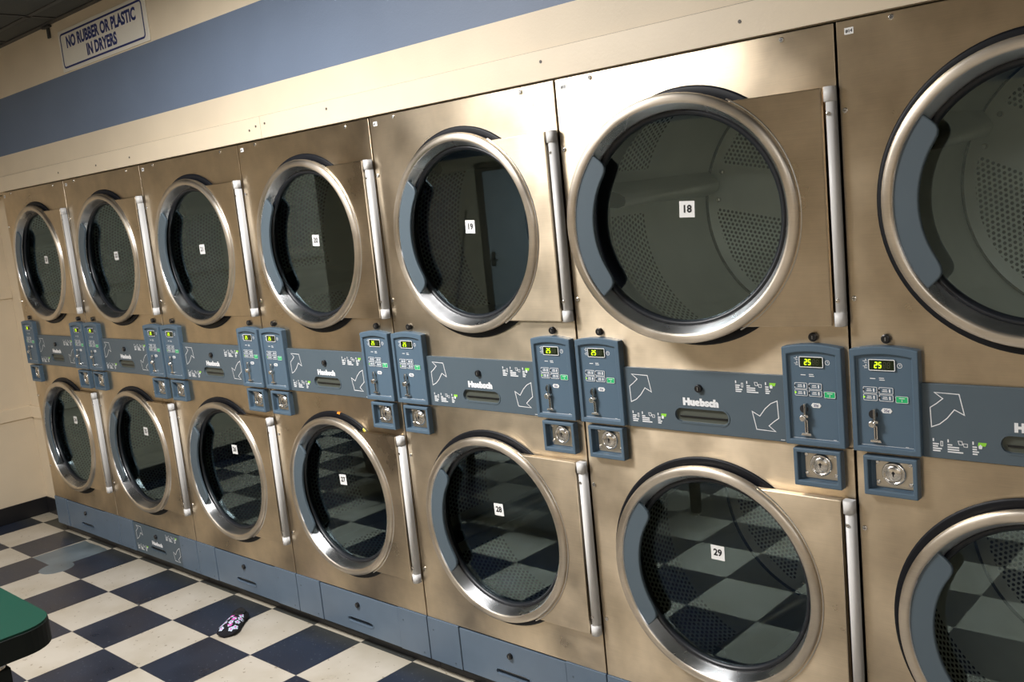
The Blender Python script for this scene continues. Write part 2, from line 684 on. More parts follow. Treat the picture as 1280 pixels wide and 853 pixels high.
def circle_in_rect(x0, x1, z0, z1, cx, cz, r, n=96):
    """matching loops: rectangle outline and circle, by angle"""
    angs = [2 * PI * k / n for k in range(n)]
    for x, z in ((x0, z0), (x1, z0), (x1, z1), (x0, z1)):
        angs.append(math.atan2(z - cz, x - cx) % (2 * PI))
    angs = sorted(set(round(a, 6) for a in angs))
    outer, inner = [], []
    for a in angs:
        c, s = math.cos(a), math.sin(a)
        t = 1e9
        if c > 1e-9:
            t = min(t, (x1 - cx) / c)
        if c < -1e-9:
            t = min(t, (x0 - cx) / c)
        if s > 1e-9:
            t = min(t, (z1 - cz) / s)
        if s < -1e-9:
            t = min(t, (z0 - cz) / s)
        outer.append((cx + c * t, cz + s * t))
        inner.append((cx + c * r, cz + s * r))
    return outer, inner


def stadium_in_rect(x0, x1, z0, z1, sx0, sx1, sz0, sz1, n=64):
    cx, cz = (sx0 + sx1) / 2, (sz0 + sz1) / 2
    outer, _ = circle_in_rect(x0, x1, z0, z1, cx, cz, .001, n)
    h = (sz1 - sz0) / 2
    a = (sx1 - sx0) / 2 - h
    inner = []
    for x, z in outer:
        d = Vector((x - cx, z - cz)).normalized()
        # ray against stadium
        lo, hi = 0., 1.
        for _ in range(40):
            m = (lo + hi) / 2
            p = d * m
            q = Vector((max(-a, min(a, p.x)), 0))
            if (p - q).length < h:
                lo = m
            else:
                hi = m
        inner.append((cx + d.x * lo, cz + d.y * lo))
    return outer, inner


def rrect(x0, x1, z0, z1, r, n=5):
    pts = []
    for cx, cz, a0 in ((x1 - r, z0 + r, -90), (x1 - r, z1 - r, 0), (x0 + r, z1 - r, 90), (x0 + r, z0 + r, 180)):
        for k in range(n + 1):
            a = R(a0 + 90 * k / n)
            pts.append((cx + r * math.cos(a), cz + r * math.sin(a)))
    return pts


# ------------------------------------------------------------------ the dryer
W = .80
ZT, ZM, ZB = 1.963, 1.0015, .2155
CU, CL = 1.561, .611          # door centres
SEGS = {'a': (0, 1), 'b': (1, 1), 'c': (1, 0), 'd': (0, 0), 'e': (0, 0), 'f': (0, 1), 'g': (0, 0)}


def digit(mb, ch, x, z, w, h, y, t, on=1, off=2, slant=.1):
    on_set = {'2': 'abged', '5': 'afgcd', '8': 'abcdefg', ' ': ''}[ch]
    hw, hh = w / 2, h / 2
    seg = {'a': ((-hw, hh), (hw, hh)), 'g': ((-hw, 0), (hw, 0)), 'd': ((-hw, -hh), (hw, -hh)),
           'f': ((-hw, 0), (-hw, hh)), 'b': ((hw, 0), (hw, hh)), 'e': ((-hw, -hh), (-hw, 0)), 'c': ((hw, -hh), (hw, 0))}
    for k, (p, q) in seg.items():
        m = on if k in on_set else off
        p = (x + p[0] * .82 + slant * p[1], z + p[1] * .9)
        q = (x + q[0] * .82 + slant * q[1], z + q[1] * .9)
        mb.stroke([p, q], t, y if m == on else y + .0002, m)


def pod_outline(x0, x1, z0, z1, zmid, n=14, inset=0.):
    """box with an arched top"""
    pts = [(x0, z0), (x1, z0)]
    for k in range(n + 1):
        t = k / n
        x = x1 + (x0 - x1) * t
        pts.append((x, z1 + (zmid - z1) * 4 * t * (1 - t)))
    return pts


def arrow_pts(x, z, s=1., flip=False):
    base = [(-.037, .039), (.014, .0375), (.0237, -.0075), (.0035, .003), (-.012, -.017), (-.028, -.031), (-.0453, -.0387),
            (-.0469, .0049), (-.034, .014), (-.0199, .0261)]
    if flip:
        base = [(-a, -b) for a, b in base]
    return [(x + a * s, z + b * s) for a, b in base]


def make_instructions(mb, x, z, y, w=0, g=1):
    """three short columns of fine white print, small drawings and a green start tag"""
    rnd = random.Random(3)
    mb.quad(x, x + .003, z - .001, z + .006, y, w)
    for k, l in enumerate((.013, .011, .019, .016)):
        mb.quad(x, x + l, z - .0075 - k * .0052, z - .0045 - k * .0052, y, w)
    mb.stroke([(x + .017, z), (x + .021, z), (x + .021, z - .010), (x + .017, z - .010)], .0015, y, w, True)
    x2 = x + .031
    mb.quad(x2, x2 + .003, z - .001, z + .006, y, w)
    for k, l in enumerate((.010, .024, .024, .032)):
        mb.quad(x2, x2 + l, z - .0075 - k * .0052, z - .0045 - k * .0052, y, w)
    mb.stroke([(x2 + .022, z + .004), (x2 + .030, z + .004), (x2 + .031, z - .004), (x2 + .024, z - .004)], .0013, y, w, True)
    mb.stroke([(x2 + .032, z - .001), (x2 + .041, z - .001), (x2 + .041, z - .008), (x2 + .034, z - .008)], .0013, y, w, True)
    x3 = x + .082
    mb.quad(x3, x3 + .003, z - .001, z + .006, y, w)
    for k, l in enumerate((.009, .009, .013, .010)):
        mb.quad(x3, x3 + l, z - .0075 - k * .0052, z - .0045 - k * .0052, y, w)
    mb.face([(x3 + .011, y, z - .003), (x3 + .026, y, z - .003), (x3 + .029, y, z + .005), (x3 + .012, y, z + .005)], g)
    mb.face([(x3 + .013, y - .0002, z - .009), (x3 + .019, y - .0002, z - .009), (x3 + .020, y - .0002, z - .003), (x3 + .016, y - .0002, z + .001), (x3 + .012, y - .0002, z - .004)], w)


def band_panel(root, name, x0, x1, z0, z1, yf, kx, kz, slot, mat, printed, fx=0.):
    """slate panel with keyed knob and recessed pull; optional print"""
    o, i = stadium_in_rect(x0, x1, z0, z1, *slot)
    mb = MB()
    mb.frame(o, i, yf, yf + .0075 if printed else yf + .012, yf + (.0072 if printed else .034), 0, 1)
    p = mb.build(name, [mat, 'recess'], root, bevel=.0012)
    # lip round the pull
    mb = MB()
    o2, i2 = stadium_in_rect(slot[0] - .004, slot[1] + .004, slot[2] - .004, slot[3] + .004, *slot)
    out = []
    cx, cz = (slot[0] + slot[1]) / 2, (slot[2] + slot[3]) / 2
    for x, z in i2:
        d = Vector((x - cx, z - cz))
        h = (slot[3] - slot[2]) / 2
        a = (slot[1] - slot[0]) / 2 - h
        q = Vector((max(-a, min(a, d.x)), 0))
        e = (d - q).normalized() * .0035
        out.append((x + e.x, z + e.y))
    mb.frame(out, i2, yf - .0015, yf + .001, None, 0)
    mb.box(slot[0] + .012, slot[1] - .008, yf + .004, yf + .0068, slot[2] + .012, slot[2] + .016, 1)
    mb.build('pull_recess_lip', ['bluegrey' if mat != 'kick' else 'kick', 'black'], p)
    mb = MB()
    mb.cyl(.0105, yf - .009, yf + .002, kx, kz, 20, 0, .003)
    mb.box(kx - .0012, kx + .0012, yf - .0096, yf - .008, kz - .005, kz + .005, 1)
    mb.build('lock_knob', ['black', 'shell'], p)
    if printed:
        y = yf - .0005
        mb = MB()
        put_text(mb, 'Huebsch', .398, slot[3] + .0175, y, .0245, 0, .0020, 1.16, 0., 1.06)
        mb.build('logo_lettering', 'white', p)
        for fl, ax, az in ((False, .224, z0 + (.1083 if mat != 'kick' else .125)), (True, .5693, z1 - .1035)):
            s = 1. if mat != 'kick' else .85
            mb = MB()
            mb.stroke(arrow_pts(ax if mat != 'kick' else (.232 if not fl else .578), az, s, fl), .0021, y, 0, True)
            mb.build('printed_arrow', 'white', p)
        for ix, iz in ((.180, z0 + .0385), (.503, z1 - .0255)):
            mb = MB()
            make_instructions(mb, ix if mat != 'kick' else ix + (.01 if ix < .3 else -.01), iz if mat != 'kick' else (iz - .016 if ix < .3 else iz - .012), y)
            mb.build('printed_instructions', ['white', 'green'], p)
    return p


def door(root, cz, pz0, pz1, rot):
    """hinged door: plate, ring, cone, gasket, glass, grip, hinge"""
    cx = .403
    # black seal collar on the cabinet, and the opening
    mb = MB()
    mb.lathe([(.3255, .0005), (.3255, -.0035), (.320, -.0050), (.300, -.0045), (.292, .000), (.286, .048)], cx, cz, 96)
    mb.build('door_seal', 'seal', root, fix=True)
    # plate (right half), edges bent back
    mb = MB()
    n = 28
    rp = .299
    t0 = math.asin((pz1 - cz) / rp)
    t1 = math.asin((pz0 - cz) / rp)
    outline = [(cx + rp * math.cos(t1), pz0), (.7690, pz0), (.7690, pz1), (cx + rp * math.cos(t0), pz1)]
    for k in range(1, n):
        a = t0 + (t1 - t0) * k / n
        outline.append((cx + rp * math.cos(a), cz + rp * math.sin(a)))
    mb.prism(outline, -.0255, -.0075)
    d = mb.build('door', 'steel', root, bevel=.002)
    # bright bead between plate and ring
    mb = MB()
    a0, a1 = t1 + .03, t0 - .03
    m = 60
    rows = [a0 + (a1 - a0) * k / m for k in range(m + 1)]
    prof = [(.3128, -.0245), (.3122, -.0278), (.3108, -.0286), (.3094, -.0278), (.3088, -.0245)]
    mb.grid([[(cx + r * math.cos(a), y, cz + r * math.sin(a)) for a in rows] for r, y in prof], 0, True, False, flip=True)
    mb.build('ring_bead', 'edge', d, fix=True)
    # ring
    mb = MB()
    mb.lathe([(.3000, -.0070), (.3045, -.0110), (.3062, -.0180), (.3066, -.0270), (.3052, -.0318), (.3020, -.0345), (.2960, -.0358),
              (.2880, -.0362), (.2840, -.0352), (.2815, -.0325)], cx, cz, 128, 0, flip=True)
    mb.lathe([(.2815, -.0325), (.2790, -.0285), (.2730, -.0120), (.2650, .0060)], cx, cz, 128, 1, flip=True)
    mb.build('door_ring', ['ring', 'cone'], d, fix=False)
    mb = MB()
    mb.lathe([(.2672, .0055), (.2665, .0010), (.2630, -.0015), (.2575, .0010), (.2532, .0065), (.2526, .0140), (.2570, .0300)], cx, cz, 128, 0, flip=True)
    mb.build('glass_gasket', 'rubber', d)
    # glass
    mb = MB()
    mb.disc(.2550, .0120, cx, cz, 96)
    mb.build('glass_pane', 'glass', d)
    # grip
    inner = [(40.3, .256), (39.9, .243), (38.6, .2345), (36.3, .2295), (33.5, .2280)] + [(33.5 - 65. * k / 14, .2283) for k in range(1, 14)] + \
            [(-33.0, .2288), (-36.3, .2315), (-38.6, .237), (-39.8, .246), (-40.2, .258)]
    outer = [(-40.4 + 80.8 * k / 28, .2825) for k in range(29)]
    P = [(cx - r * math.cos(R(a)), cz + r * math.sin(R(a))) for a, r in inner]
    Q = [(cx - r * math.cos(R(a)), cz + r * math.sin(R(a))) for a, r in outer]
    mb = MB()
    mb.prism((P + Q)[::-1], -.0300, -.0185)
    g = mb.build('door_grip', 'bluegrey', d, bevel=.003, fix=True)
    # hinge cover: long half-round rail with a cap at either end
    def half(z0, z1, r, xc, yb):
        pr = [(xc - r, yb), (xc - r, yb - .016), (xc - r * .86, yb - .020), (xc - r * .5, yb - .0225), (xc, yb - .0235), (xc + r * .5, yb - .0215),
              (xc + r * .86, yb - .018), (xc + r, yb - .012), (xc + r, yb)]
        b = MB()
        b.grid([[(x, y, z) for x, y in pr] for z in (z0, z1)], 0, True, flip=False)
        b.face([(x, y, z1) for x, y in pr])
        b.face([(x, y, z0) for x, y in pr[::-1]])
        return b
    half(pz0 + .031, pz1 - .031, .0105, .7885, -.004).build('hinge_rail', 'hinge', d, fix=True)
    for a, b in ((pz1 - .031, pz1 + .001), (pz0 - .001, pz0 + .031)):
        half(a, b, .0125, .7870, -.006).build('hinge_cap', 'hinge', d, fix=True)
    for z in (pz1 - .058, pz0 + .058):
        mb = MB()
        mb.cyl(.0048, -.0290, -.024, .7855, z, 14, 0, .001)
        mb.stroke([(.7825, z), (.7885, z)], .0012, -.0292, 1)
        mb.build('hinge_screw', ['chrome', 'ink'], d)
    # drum
    base = root
    mb = MB()
    n, rad = 96, .37
    ys = [.045, .34, .70]
    rows = [[(cx + rad * math.cos(2 * PI * k / n + PI), y, cz + rad * math.sin(2 * PI * k / n + PI)) for k in range(n)] for y in ys]
    mb.grid(rows, 0, True, True, uvf=lambda i, j: (2 * PI * rad * j / n, ys[i]), flip=True)
    ringr = [.3705, .352, .25, .13, .01]
    rows = [[(cx + r * math.cos(2 * PI * k / n + PI), .70 if r > .36 else .703, cz + r * math.sin(2 * PI * k / n + PI)) for k in range(n)] for r in ringr]

    def buv(i, j):
        a = 2 * PI * j / n + PI
        return (ringr[i] * math.cos(a), ringr[i] * math.sin(a))
    mb.grid(rows, 1, True, True, uvf=buv, flip=True)
    mb.disc(.01, .703, cx, cz, n, 1)
    # annular lip between the opening and the drum
    mb.lathe([(.2855, .048), (.37, .045)], cx, cz, n, 2, flip=True)
    # dark seam where the back meets the wall
    mb.lathe([(.369, .690), (.3655, .700), (.3640, .7025)], cx, cz, n, 3, flip=True)
    dr = mb.build('drum', ['drum', 'drumback', 'shell', 'dark'], root, loc=(cx, 0, cz), weld=False)
    for k in range(3):
        a = PI + k * 2 * PI / 3
        mb = MB()
        # lifter: tapering ridge from front to back, local frame (t along tangent, r radial)
        def pt(r, t, y):
            return (cx + r * math.cos(a) - t * math.sin(a), y, cz + r * math.sin(a) + t * math.cos(a))
        secs = []
        for y, h, w in ((.075, .115, .030), (.30, .095, .034), (.52, .070, .038), (.690, .048, .040)):
            secs.append([pt(.366, -w, y), pt(.37 - h * .80, -.020, y), pt(.37 - h * .97, -.012, y), pt(.37 - h, 0, y), pt(.37 - h * .97, .012, y), pt(.37 - h * .80, .020, y), pt(.366, w, y)])
        mb.grid(secs, 0, True)
        mb.face(secs[0][::-1], 1)
        mb.face(secs[-1], 0)
        mb.build('drum_lifter', ['lifter', 'black'], dr, loc=(cx, 0, cz), fix=True).location = (0, 0, 0)
        for t in (-.045, .045):
            p = pt(.322, t, .70)
            mb = MB()
            mb.cyl(.008, .690, .703, p[0], p[2], 12, 0, .003)
            mb.build('drum_bolt', 'chrome', dr, loc=(cx, 0, cz)).location = (0, 0, 0)
    for ch in [dr] + []:
        pass
    return d, dr


def control_pod(root, x0, x1):
    z0, z1, zm = 1.0035, 1.2420, 1.2500
    yf = -.022
    n = 14
    xi0, xi1 = x0 + .0125, x1 - .0145
    mb = MB()
    mb.frame(pod_outline(x0, x1, z0, z1, zm, n), pod_outline(xi0, xi1, 1.0172, 1.2245, 1.2315, n), yf, .004, yf + .0075, 0, 0)
    p = mb.build('control_pod', 'blue', root, bevel=.003, seg=3)
    y = yf + .0075 - .0005
    dx = xi0 - .652     # measured on the right-hand pod
    X = lambda v: v + dx
    # display
    mb = MB()
    mb.box(X(.6825), X(.7405), y - .0022, y + .0004, 1.1945, 1.2190, 0)
    mb.stroke(rrect(X(.6825), X(.7405), 1.1945, 1.2190, .002, 2), .0018, y - .0026, 3, True)
    for i, ch in enumerate('25  '):
        digit(mb, ch, X(.6985 + i * .0092 + (.001 if i > 1 else 0)), 1.2067, .0062, .0135, y - .0028, .0022)
    mb.build('digital_display', ['lcd', 'seg', 'segoff', 'white'], p)
    # printed marks
    mb = MB()
    yy = y
    c = (X(.7505), 1.2062)
    mb.stroke([(c[0] + .0052 * math.cos(2 * PI * k / 20), c[1] + .0052 * math.sin(2 * PI * k / 20)) for k in range(20)], .0012, yy, 0, True)
    mb.stroke([(c[0], c[1] + .003), c, (c[0] + .0025, c[1])], .001, yy)
    mb.build('clock_mark', 'white', p)
    mb = MB()
    for k, zz in enumerate((1.2150, 1.2030)):
        mb.stroke([(X(.668), zz), (X(.673), zz - .001), (X(.675), zz + .004), (X(.677), zz - .001)], .0012, yy)
        mb.stroke([(X(.671), zz - .004), (X(.678), zz - .004)], .0012, yy)
    mb.build('cycle_icons', 'white', p)
    mb = MB()
    mb.quad(X(.683), X(.6955), 1.1738, 1.1758, yy)
    mb.quad(X(.7035), X(.7150), 1.1755, 1.1773, yy)
    mb.quad(X(.7040), X(.7165), 1.1712, 1.1730, yy)
    mb.build('status_marks', 'white', p)
    mb = MB()
    mb.quad(X(.757), X(.764), 1.0205, 1.0217, yy)
    mb.stroke([(xi0 + .004, 1.0195), (xi1 - .004, 1.0195)], .0007, yy)
    mb.build('base_line', 'white', p)
    # 2 x 2 cycle keys
    for bx in (.6672, .7030):
        for bz in (1.1413, 1.1245):
            mb = MB()
            mb.prism(rrect(X(bx), X(bx + .0310), bz, bz + .0140, .002, 3), y - .0012, y + .0004, 0)
            mb.stroke(rrect(X(bx), X(bx + .0310), bz, bz + .0140, .002, 3), .0012, y - .0015, 1, True)
            mb.quad(X(bx + .008), X(bx + .018), bz + .0080, bz + .0100, y - .0015, 1)
            mb.quad(X(bx + .007), X(bx + .019), bz + .0040, bz + .0060, y - .0015, 1)
            mb.quad(X(bx + .022), X(bx + .0255), bz + .003, bz + .011, y - .0015, 1)
            mb.quad(X(bx - .0008), X(bx + .0032), bz + .005, bz + .009, y - .0016, 2 if (bx < .69 and bz < 1.13) else 3)
            mb.build('cycle_key', ['blue', 'white', 'led', 'ink'], p)
    mb = MB()
    mb.prism(rrect(X(.7400), X(.7665), 1.1225, 1.1370, .002, 3), y - .0016, y + .0004, 0)
    mb.stroke(rrect(X(.7400), X(.7665), 1.1225, 1.1370, .002, 3), .0010, y - .0019, 1, True)
    mb.quad(X(.747), X(.760), 1.1320, 1.1335, y - .0019, 1)
    mb.stroke([(X(.7535), 1.1250), (X(.7535), 1.1300)], .0012, y - .0019, 1)
    mb.quad(X(.7365), X(.7400), 1.1275, 1.1320, y - .0006, 2)
    mb.build('start_key', ['button', 'white', 'ink'], p)
    # price tag
    mb = MB()
    h = [(.7055, 1.1020), (.7095, 1.0965), (.7265, 1.0965), (.7305, 1.1020), (.7265, 1.1075), (.7095, 1.1075)]
    mb.prism([(X(a), b) for a, b in h], y - .0008, y + .0003, 0)
    put_text(mb, '25¢', X(.718), 1.1020, y - .0011, .0085, 1, .0002)
    mb.build('price_tag', ['sticker', 'navy'], p)
    # coin chute: slot blade, round knob, return chute
    mb = MB()
    mb.cyl(.0105, y - .0012, y + .0004, X(.6870), 1.0915, 20, 1)
    mb.box(X(.6915), X(.6955), y - .012, y + .0005, 1.0790, 1.1065, 0)
    mb.box(X(.6930), X(.6945), y - .0125, y - .011, 1.0800, 1.1060, 1)
    mb.cyl(.0085, y - .016, y + .0004, X(.6885), 1.0715, 18, 0, .003)
    mb.box(X(.6885), X(.7010), y - .011, y + .0004, 1.0730, 1.0790, 0)
    mb.box(X(.6895), X(.6975), y - .007, y + .0004, 1.0345, 1.0660, 0)
    mb.box(X(.6920), X(.6950), y - .0075, y - .0065, 1.0360, 1.0640, 1)
    mb.prism([(X(.680), 1.0285), (X(.706), 1.0285), (X(.7035), 1.0340), (X(.6825), 1.0340)], y - .008, y + .0004, 0)
    mb.build('coin_chute', ['chrome', 'ink'], p, bevel=.0008)
    return p


def coin_box(root, x0, x1):
    z0, z1 = .9015, .9950
    yf = -.021
    o = [(x0, z0), (x1, z0), (x1, z1), (x0, z1)]
    i = [(x0 + .0105, z0 + .0135), (x1 - .0105, z0 + .0135), (x1 - .0105, z1 - .0105), (x0 + .0105, z1 - .0105)]
    mb = MB()
    mb.frame(o, i, yf, .001, -.0006, 0, 0)
    p = mb.build('coin_box_surround', 'blue', root, bevel=.0025)
    cx, cz = (x0 + x1) / 2 + .004, (z0 + z1) / 2 + .006
    mb = MB()
    mb.prism(rrect(x0 + .022, x1 - .0115, z0 + .017, z1 - .0125, .004, 3), -.0036, -.0002)
    mb.build('lock_plate', 'zinc', p, bevel=.001)
    mb = MB()
    mb.lathe([(.0275, -.003), (.0275, -.008), (.025, -.012), (.0215, -.011), (.020, -.0065), (.0188, -.010), (.0165, -.012), (.001, -.012)], cx, cz, 40, 0, flip=True)
    mb.box(cx - .0014, cx + .0014, -.0126, -.011, cz - .006, cz + .006, 1)
    mb.cyl(.0035, -.0126, -.011, cx, cz + .002, 12, 1)
    mb.build('coin_box_lock', ['chrome', 'ink'], p, fix=False)
    for sx, sz in ((-1, -1), (1, -1), (-1, 1), (1, 1)):
        mb = MB()
        mb.cyl(.0052, -.0075, -.003, cx - .000 + sx * .037, cz + sz * .0235, 12, 0, .002)
        mb.build('lock_screw', 'chrome', p)
    return p


def make_dryer():
    root = empty('stacked_dryer')
    # carcass
    mb = MB()
    x0, x1 = .004, W - .004
    y1 = .78
    mb.box(x0, x0 + .004, .022, y1, .055, ZT - .003)
    mb.box(x1 - .004, x1, .022, y1, .055, ZT - .003)
    mb.box(x0, x1, y1 - .004, y1, .055, ZT - .003)
    mb.box(x0, x1, .022, y1, ZT - .007, ZT - .003)
    mb.box(x0, x1, .022, y1, ZM - .002, ZM + .002)
    mb.box(x0, x1, .022, y1, .055, .06)
    mb.build('cabinet', 'shell', root)
    # front sheets
    for cz, z0, z1 in ((CU, ZM + .0008, ZT), (CL, ZB, ZM - .0008)):
        o, i = circle_in_rect(.0028, W - .0028, z0, z1, .40, cz, .300)
        mb = MB()
        mb.frame(o, i, 0, .020, None)
        mb.build('front_panel', 'steel', root, bevel=.0018)
    doors = {}
    for key, cz, p0, p1 in (('u', CU, 1.2945, 1.8275), ('l', CL, .3455, .8785)):
        doors[key] = door(root, cz, p0, p1, 0)
    # controls
    control_pod(root, .0060, .1595)
    control_pod(root, .6395, .7870)
    for x in (.0855, .7140):
        mb = MB()
        mb.cyl(.0108, -.010, .001, x, 1.2645, 20, 0, .003)
        mb.box(x - .0010, x + .0010, -.0106, -.009, 1.2605, 1.2685, 1)
        mb.build('pod_knob', ['black', 'shell'], root)
    coin_box(root, .0270, .1485)
    coin_box(root, .6550, .7735)
    band_panel(root, 'lint_panel', .1590, .6370, 1.0025, 1.1690, -.008, .3970, 1.1225, (.3185, .4780, 1.0290, 1.0665), 'bluegrey', True)
    mb = MB()
    mb.quad(.6190, .6300, 1.0065, 1.0080, -.0086)
    mb.build('panel_code', 'white', root)
    # screws on the sheets
    for x, z in ((.124, 1.951), (.675, 1.949), (.0155, 1.773), (.0160, 1.355), (.0160, .8115), (.0185, .3975)):
        mb = MB()
        mb.cyl(.0062, -.0035, .001, x, z, 14, 0, .0018)
        mb.stroke([(x - .0042, z), (x + .0042, z)], .0011, -.0037, 1)
        mb.stroke([(x, z - .0042), (x, z + .0042)], .0011, -.0037, 1)
        mb.build('panel_screw', ['chrome', 'ink'], root)
    return root, doors


def plinth(root, printed):
    for a, b in ((.0025, .1600), (.6405, W - .0025)):
        mb = MB()
        mb.box(a, b, -.004, .025, .0530, .2145)
        pp = mb.build('plinth_corner', 'kick', root, bevel=.0015)
        for sx, sz in (((a + b) / 2 - .052, .171), ((a + b) / 2 + .048, .070)):
            mb = MB()
            mb.cyl(.0030, -.0052, -.003, sx, sz, 10, 0)
            mb.build('plinth_screw', 'bluegrey', pp)
    z1 = .2095
    band_panel(root, 'lint_drawer', .1630, .6375, .0530, z1, -.001, .3990, .1675, (.327, .479, .0885, .1085), 'bluegrey' if printed else 'kick', False)
    if printed:
        p = root.children[-1]
        y = -.0018
        mb = MB()
        put_text(mb, 'Huebsch', .400, .1285, y, .0245, 0, .0020, 1.16, 0., 1.06)
        mb.build('logo_lettering', 'white', p)
        for fl, ax, az in ((False, .232, .160), (True, .580, .110)):
            mb = MB()
            mb.stroke(arrow_pts(ax, az, .95, fl), .0024, y, 0, True)
            mb.build('printed_arrow', 'white', p)
        for ix, iz in ((.186, .094), (.500, .190)):
            mb = MB()
            make_instructions(mb, ix, iz, y)
            mb.build('printed_instructions', ['white', 'green'], p)
    mb = MB()
    mb.box(.164, .636, .006, .016, z1 + .0005, ZB + .003)
    mb.build('drawer_gap', 'dark', root)
    mb = MB()
    mb.box(.001, W - .001, .035, .06, .0005, .056)
    mb.box(.02, W - .02, .06, .70, .0005, .012)
    mb.build('toe_kick', 'base', root)


def children(o):
    return [c for c in COL.objects if c.parent == o]


def copy_tree(o, kids, parent=None):
    c = o.copy()
    COL.objects.link(c)
    if parent:
        c.parent = parent
    for ch in kids.get(o.name, []):
        copy_tree(ch, kids, c)
    return c


proto, DOORS = make_dryer()
kids = {}
for o in COL.objects:
    if o.parent:
        kids.setdefault(o.parent.name, []).append(o)

UP = ['23', '22', '21', '20', '19', '18', '17']
LOW = ['24', '25', '26', '27', '28', '29', '30']
CORNER = ['#8', '#9', '#10', '#11', '#12', '#13', '#14']
LAB = [
    'stainless steel stacked dryer in the far left corner beside the cream side wall',
    'stainless steel stacked dryer whose blue plinth drawer carries printed white arrows',
    'stainless steel stacked dryer with numbers 21 and 26 on its door glasses',
    'stainless steel stacked dryer with an orange and a yellow mark above lower door 27',
    'stainless steel stacked dryer with numbers 19 and 28 on its door glasses',
    'stainless steel stacked dryer with numbers 18 and 29 on its door glasses',
    'stainless steel stacked dryer at the right end with sticker #14, cut off by the frame',
]
STICK = ([(.414, 1.577), (.425, 1.571), (.413, 1.572), (.411, 1.574), (.408, 1.581), (.419, 1.5855), (.405, 1.58)],
         [(.440, .700), (.442, .711), (.440, .704), (.390, .665), (.404, .669), (.406, .670), (.405, .67)])
UROT = [20, 75, 40, 95, 50, 12, 27]
LROT = [10, 100, 30, 80, -20, -79, 35]
dryers = []
for k in range(7):
    root = proto if k == 0 else copy_tree(proto, kids)
    dryers.append(root)
for k, root in enumerate(dryers):
    root.location = (k * W, 0, 0)
    tag(root, LAB[k], 'dryer', 'row of stacked coin dryers')
    ch = {}
    for c in COL.objects:
        if c.parent == root:
            ch.setdefault(c.name.split('.')[0], []).append(c)
    # drums stopped at different angles
    for d, rr in zip(sorted(ch['drum'], key=lambda o: -o.location.z), (UROT[k], LROT[k])):
        d.rotation_euler.y = R(rr)
    doors_k = sorted(ch['door'], key=lambda o: -max((o.matrix_basis @ Vector(b)).z for b in o.bound_box))
    for lv, d in enumerate(doors_k):
        num = (UP, LOW)[lv][k]
        cxs, zc = STICK[lv][k]
        tilt = random.uniform(-.06, .06) if lv == 0 else random.uniform(-.02, .10)
        mb = MB()
        h = .0202
        p = [(-h, -h), (h, -h), (h, h), (-h, h)]
        cr, sr = math.cos(tilt), math.sin(tilt)
        mb.face([(cxs + a * cr - b * sr, .0114, zc + a * sr + b * cr) for a, b in p], 0)
        put_text(mb, num, cxs, zc, .0110, .0255, 1, .0009, 1., tilt)
        s = mb.build('number_sticker', ['sticker', 'ink'], d)
        if num == '18':
            # this door has been left ajar
            hp = Vector((.785, -.006, 0))
            d.matrix_basis = Matrix.Translation(hp) @ Matrix.Rotation(R(8.4), 4, 'Z') @ Matrix.Translation(-hp)
    plinth(root, k == 1)
    mb = MB()
    mb.quad(.0215, .0415, 1.9330, 1.9470, -.0006, 0)
    put_text(mb, CORNER[k], .0315, 1.9400, -.0010, .0095, 1, .0003)
    mb.build('unit_sticker', ['sticker', 'ink'], root)
    if k == 3:
        seal = sorted(ch['door_seal'], key=lambda o: min((Vector(b)).z for b in o.bound_box))[0]
        for nm, m, ang, w in (('orange_mark', 'orange', 83.5, .014), ('yellow_mark', 'yellow', 56.5, .013)):
            a = R(ang)
            mb = MB()
            rows = []
            for r, y in ((.3262, .0002), (.3262, -.0042), (.3195, -.0062)):
                rows.append([(.40 + r * math.cos(a + s * w / r), y, CL + r * math.sin(a + s * w / r)) for s in (-.6, -.2, .2, .6)])
            mb.grid(rows, 0, True)
            o = mb.build(nm, m, seal)
            o['label'] = ('orange' if m == 'orange' else 'yellow') + ' mark on the dark door seal'

# ------------------------------------------------------------------ room
XL, YF = -.48, .13           # left wall, filler strip behind the dryer fronts
YB = -5.70                   # rear wall (behind the camera)
XR = 9.4
XFAR = -4.2
YLE = -2.45                  # where the left wall ends
ZC = 2.70
mb = MB()
mb.box(XFAR - .1, XR + .1, YB - .1, .95, -.08, 0)
struct(mb.build('floor', 'floor', None))
mb = MB()
mb.box(XFAR - .1, XR + .1, YB - .1, .95, ZC, ZC + .06)
struct(mb.build('ceiling', 'ceil', None))
# grid of the suspended ceiling
mb = MB()
x = 1.052 - .6096 * 9
while x < XR:
    mb.box(x - .012, x + .012, YB, 0.004, ZC - .004, ZC - .0005)
    x += .6096
y = -.143
while y > YB:
    mb.box(XFAR, XR, y - .012, y + .012, ZC - .004, ZC - .0005)
    y -= 1.2192
mb.box(XFAR, XR, -.020, 0.0095, ZC - .006, ZC - .0005)
struct(mb.build('trim_1', 'grid', None))
# bulkhead over the dryers, down to their tops
mb = MB()
mb.box(XL - .1, XR + .1, .010, .11, ZT + .004, ZC)
mb.box(XL - .1, XR + .1, .85, .95, 0, ZC)
struct(mb.build('wall_dryers', 'wall', None))
mb = MB()
mb.box(XL + .0005, -.0045, YF, YF + .09, .001, ZT + .003)
struct(mb.build('wall_filler', 'wall', None))
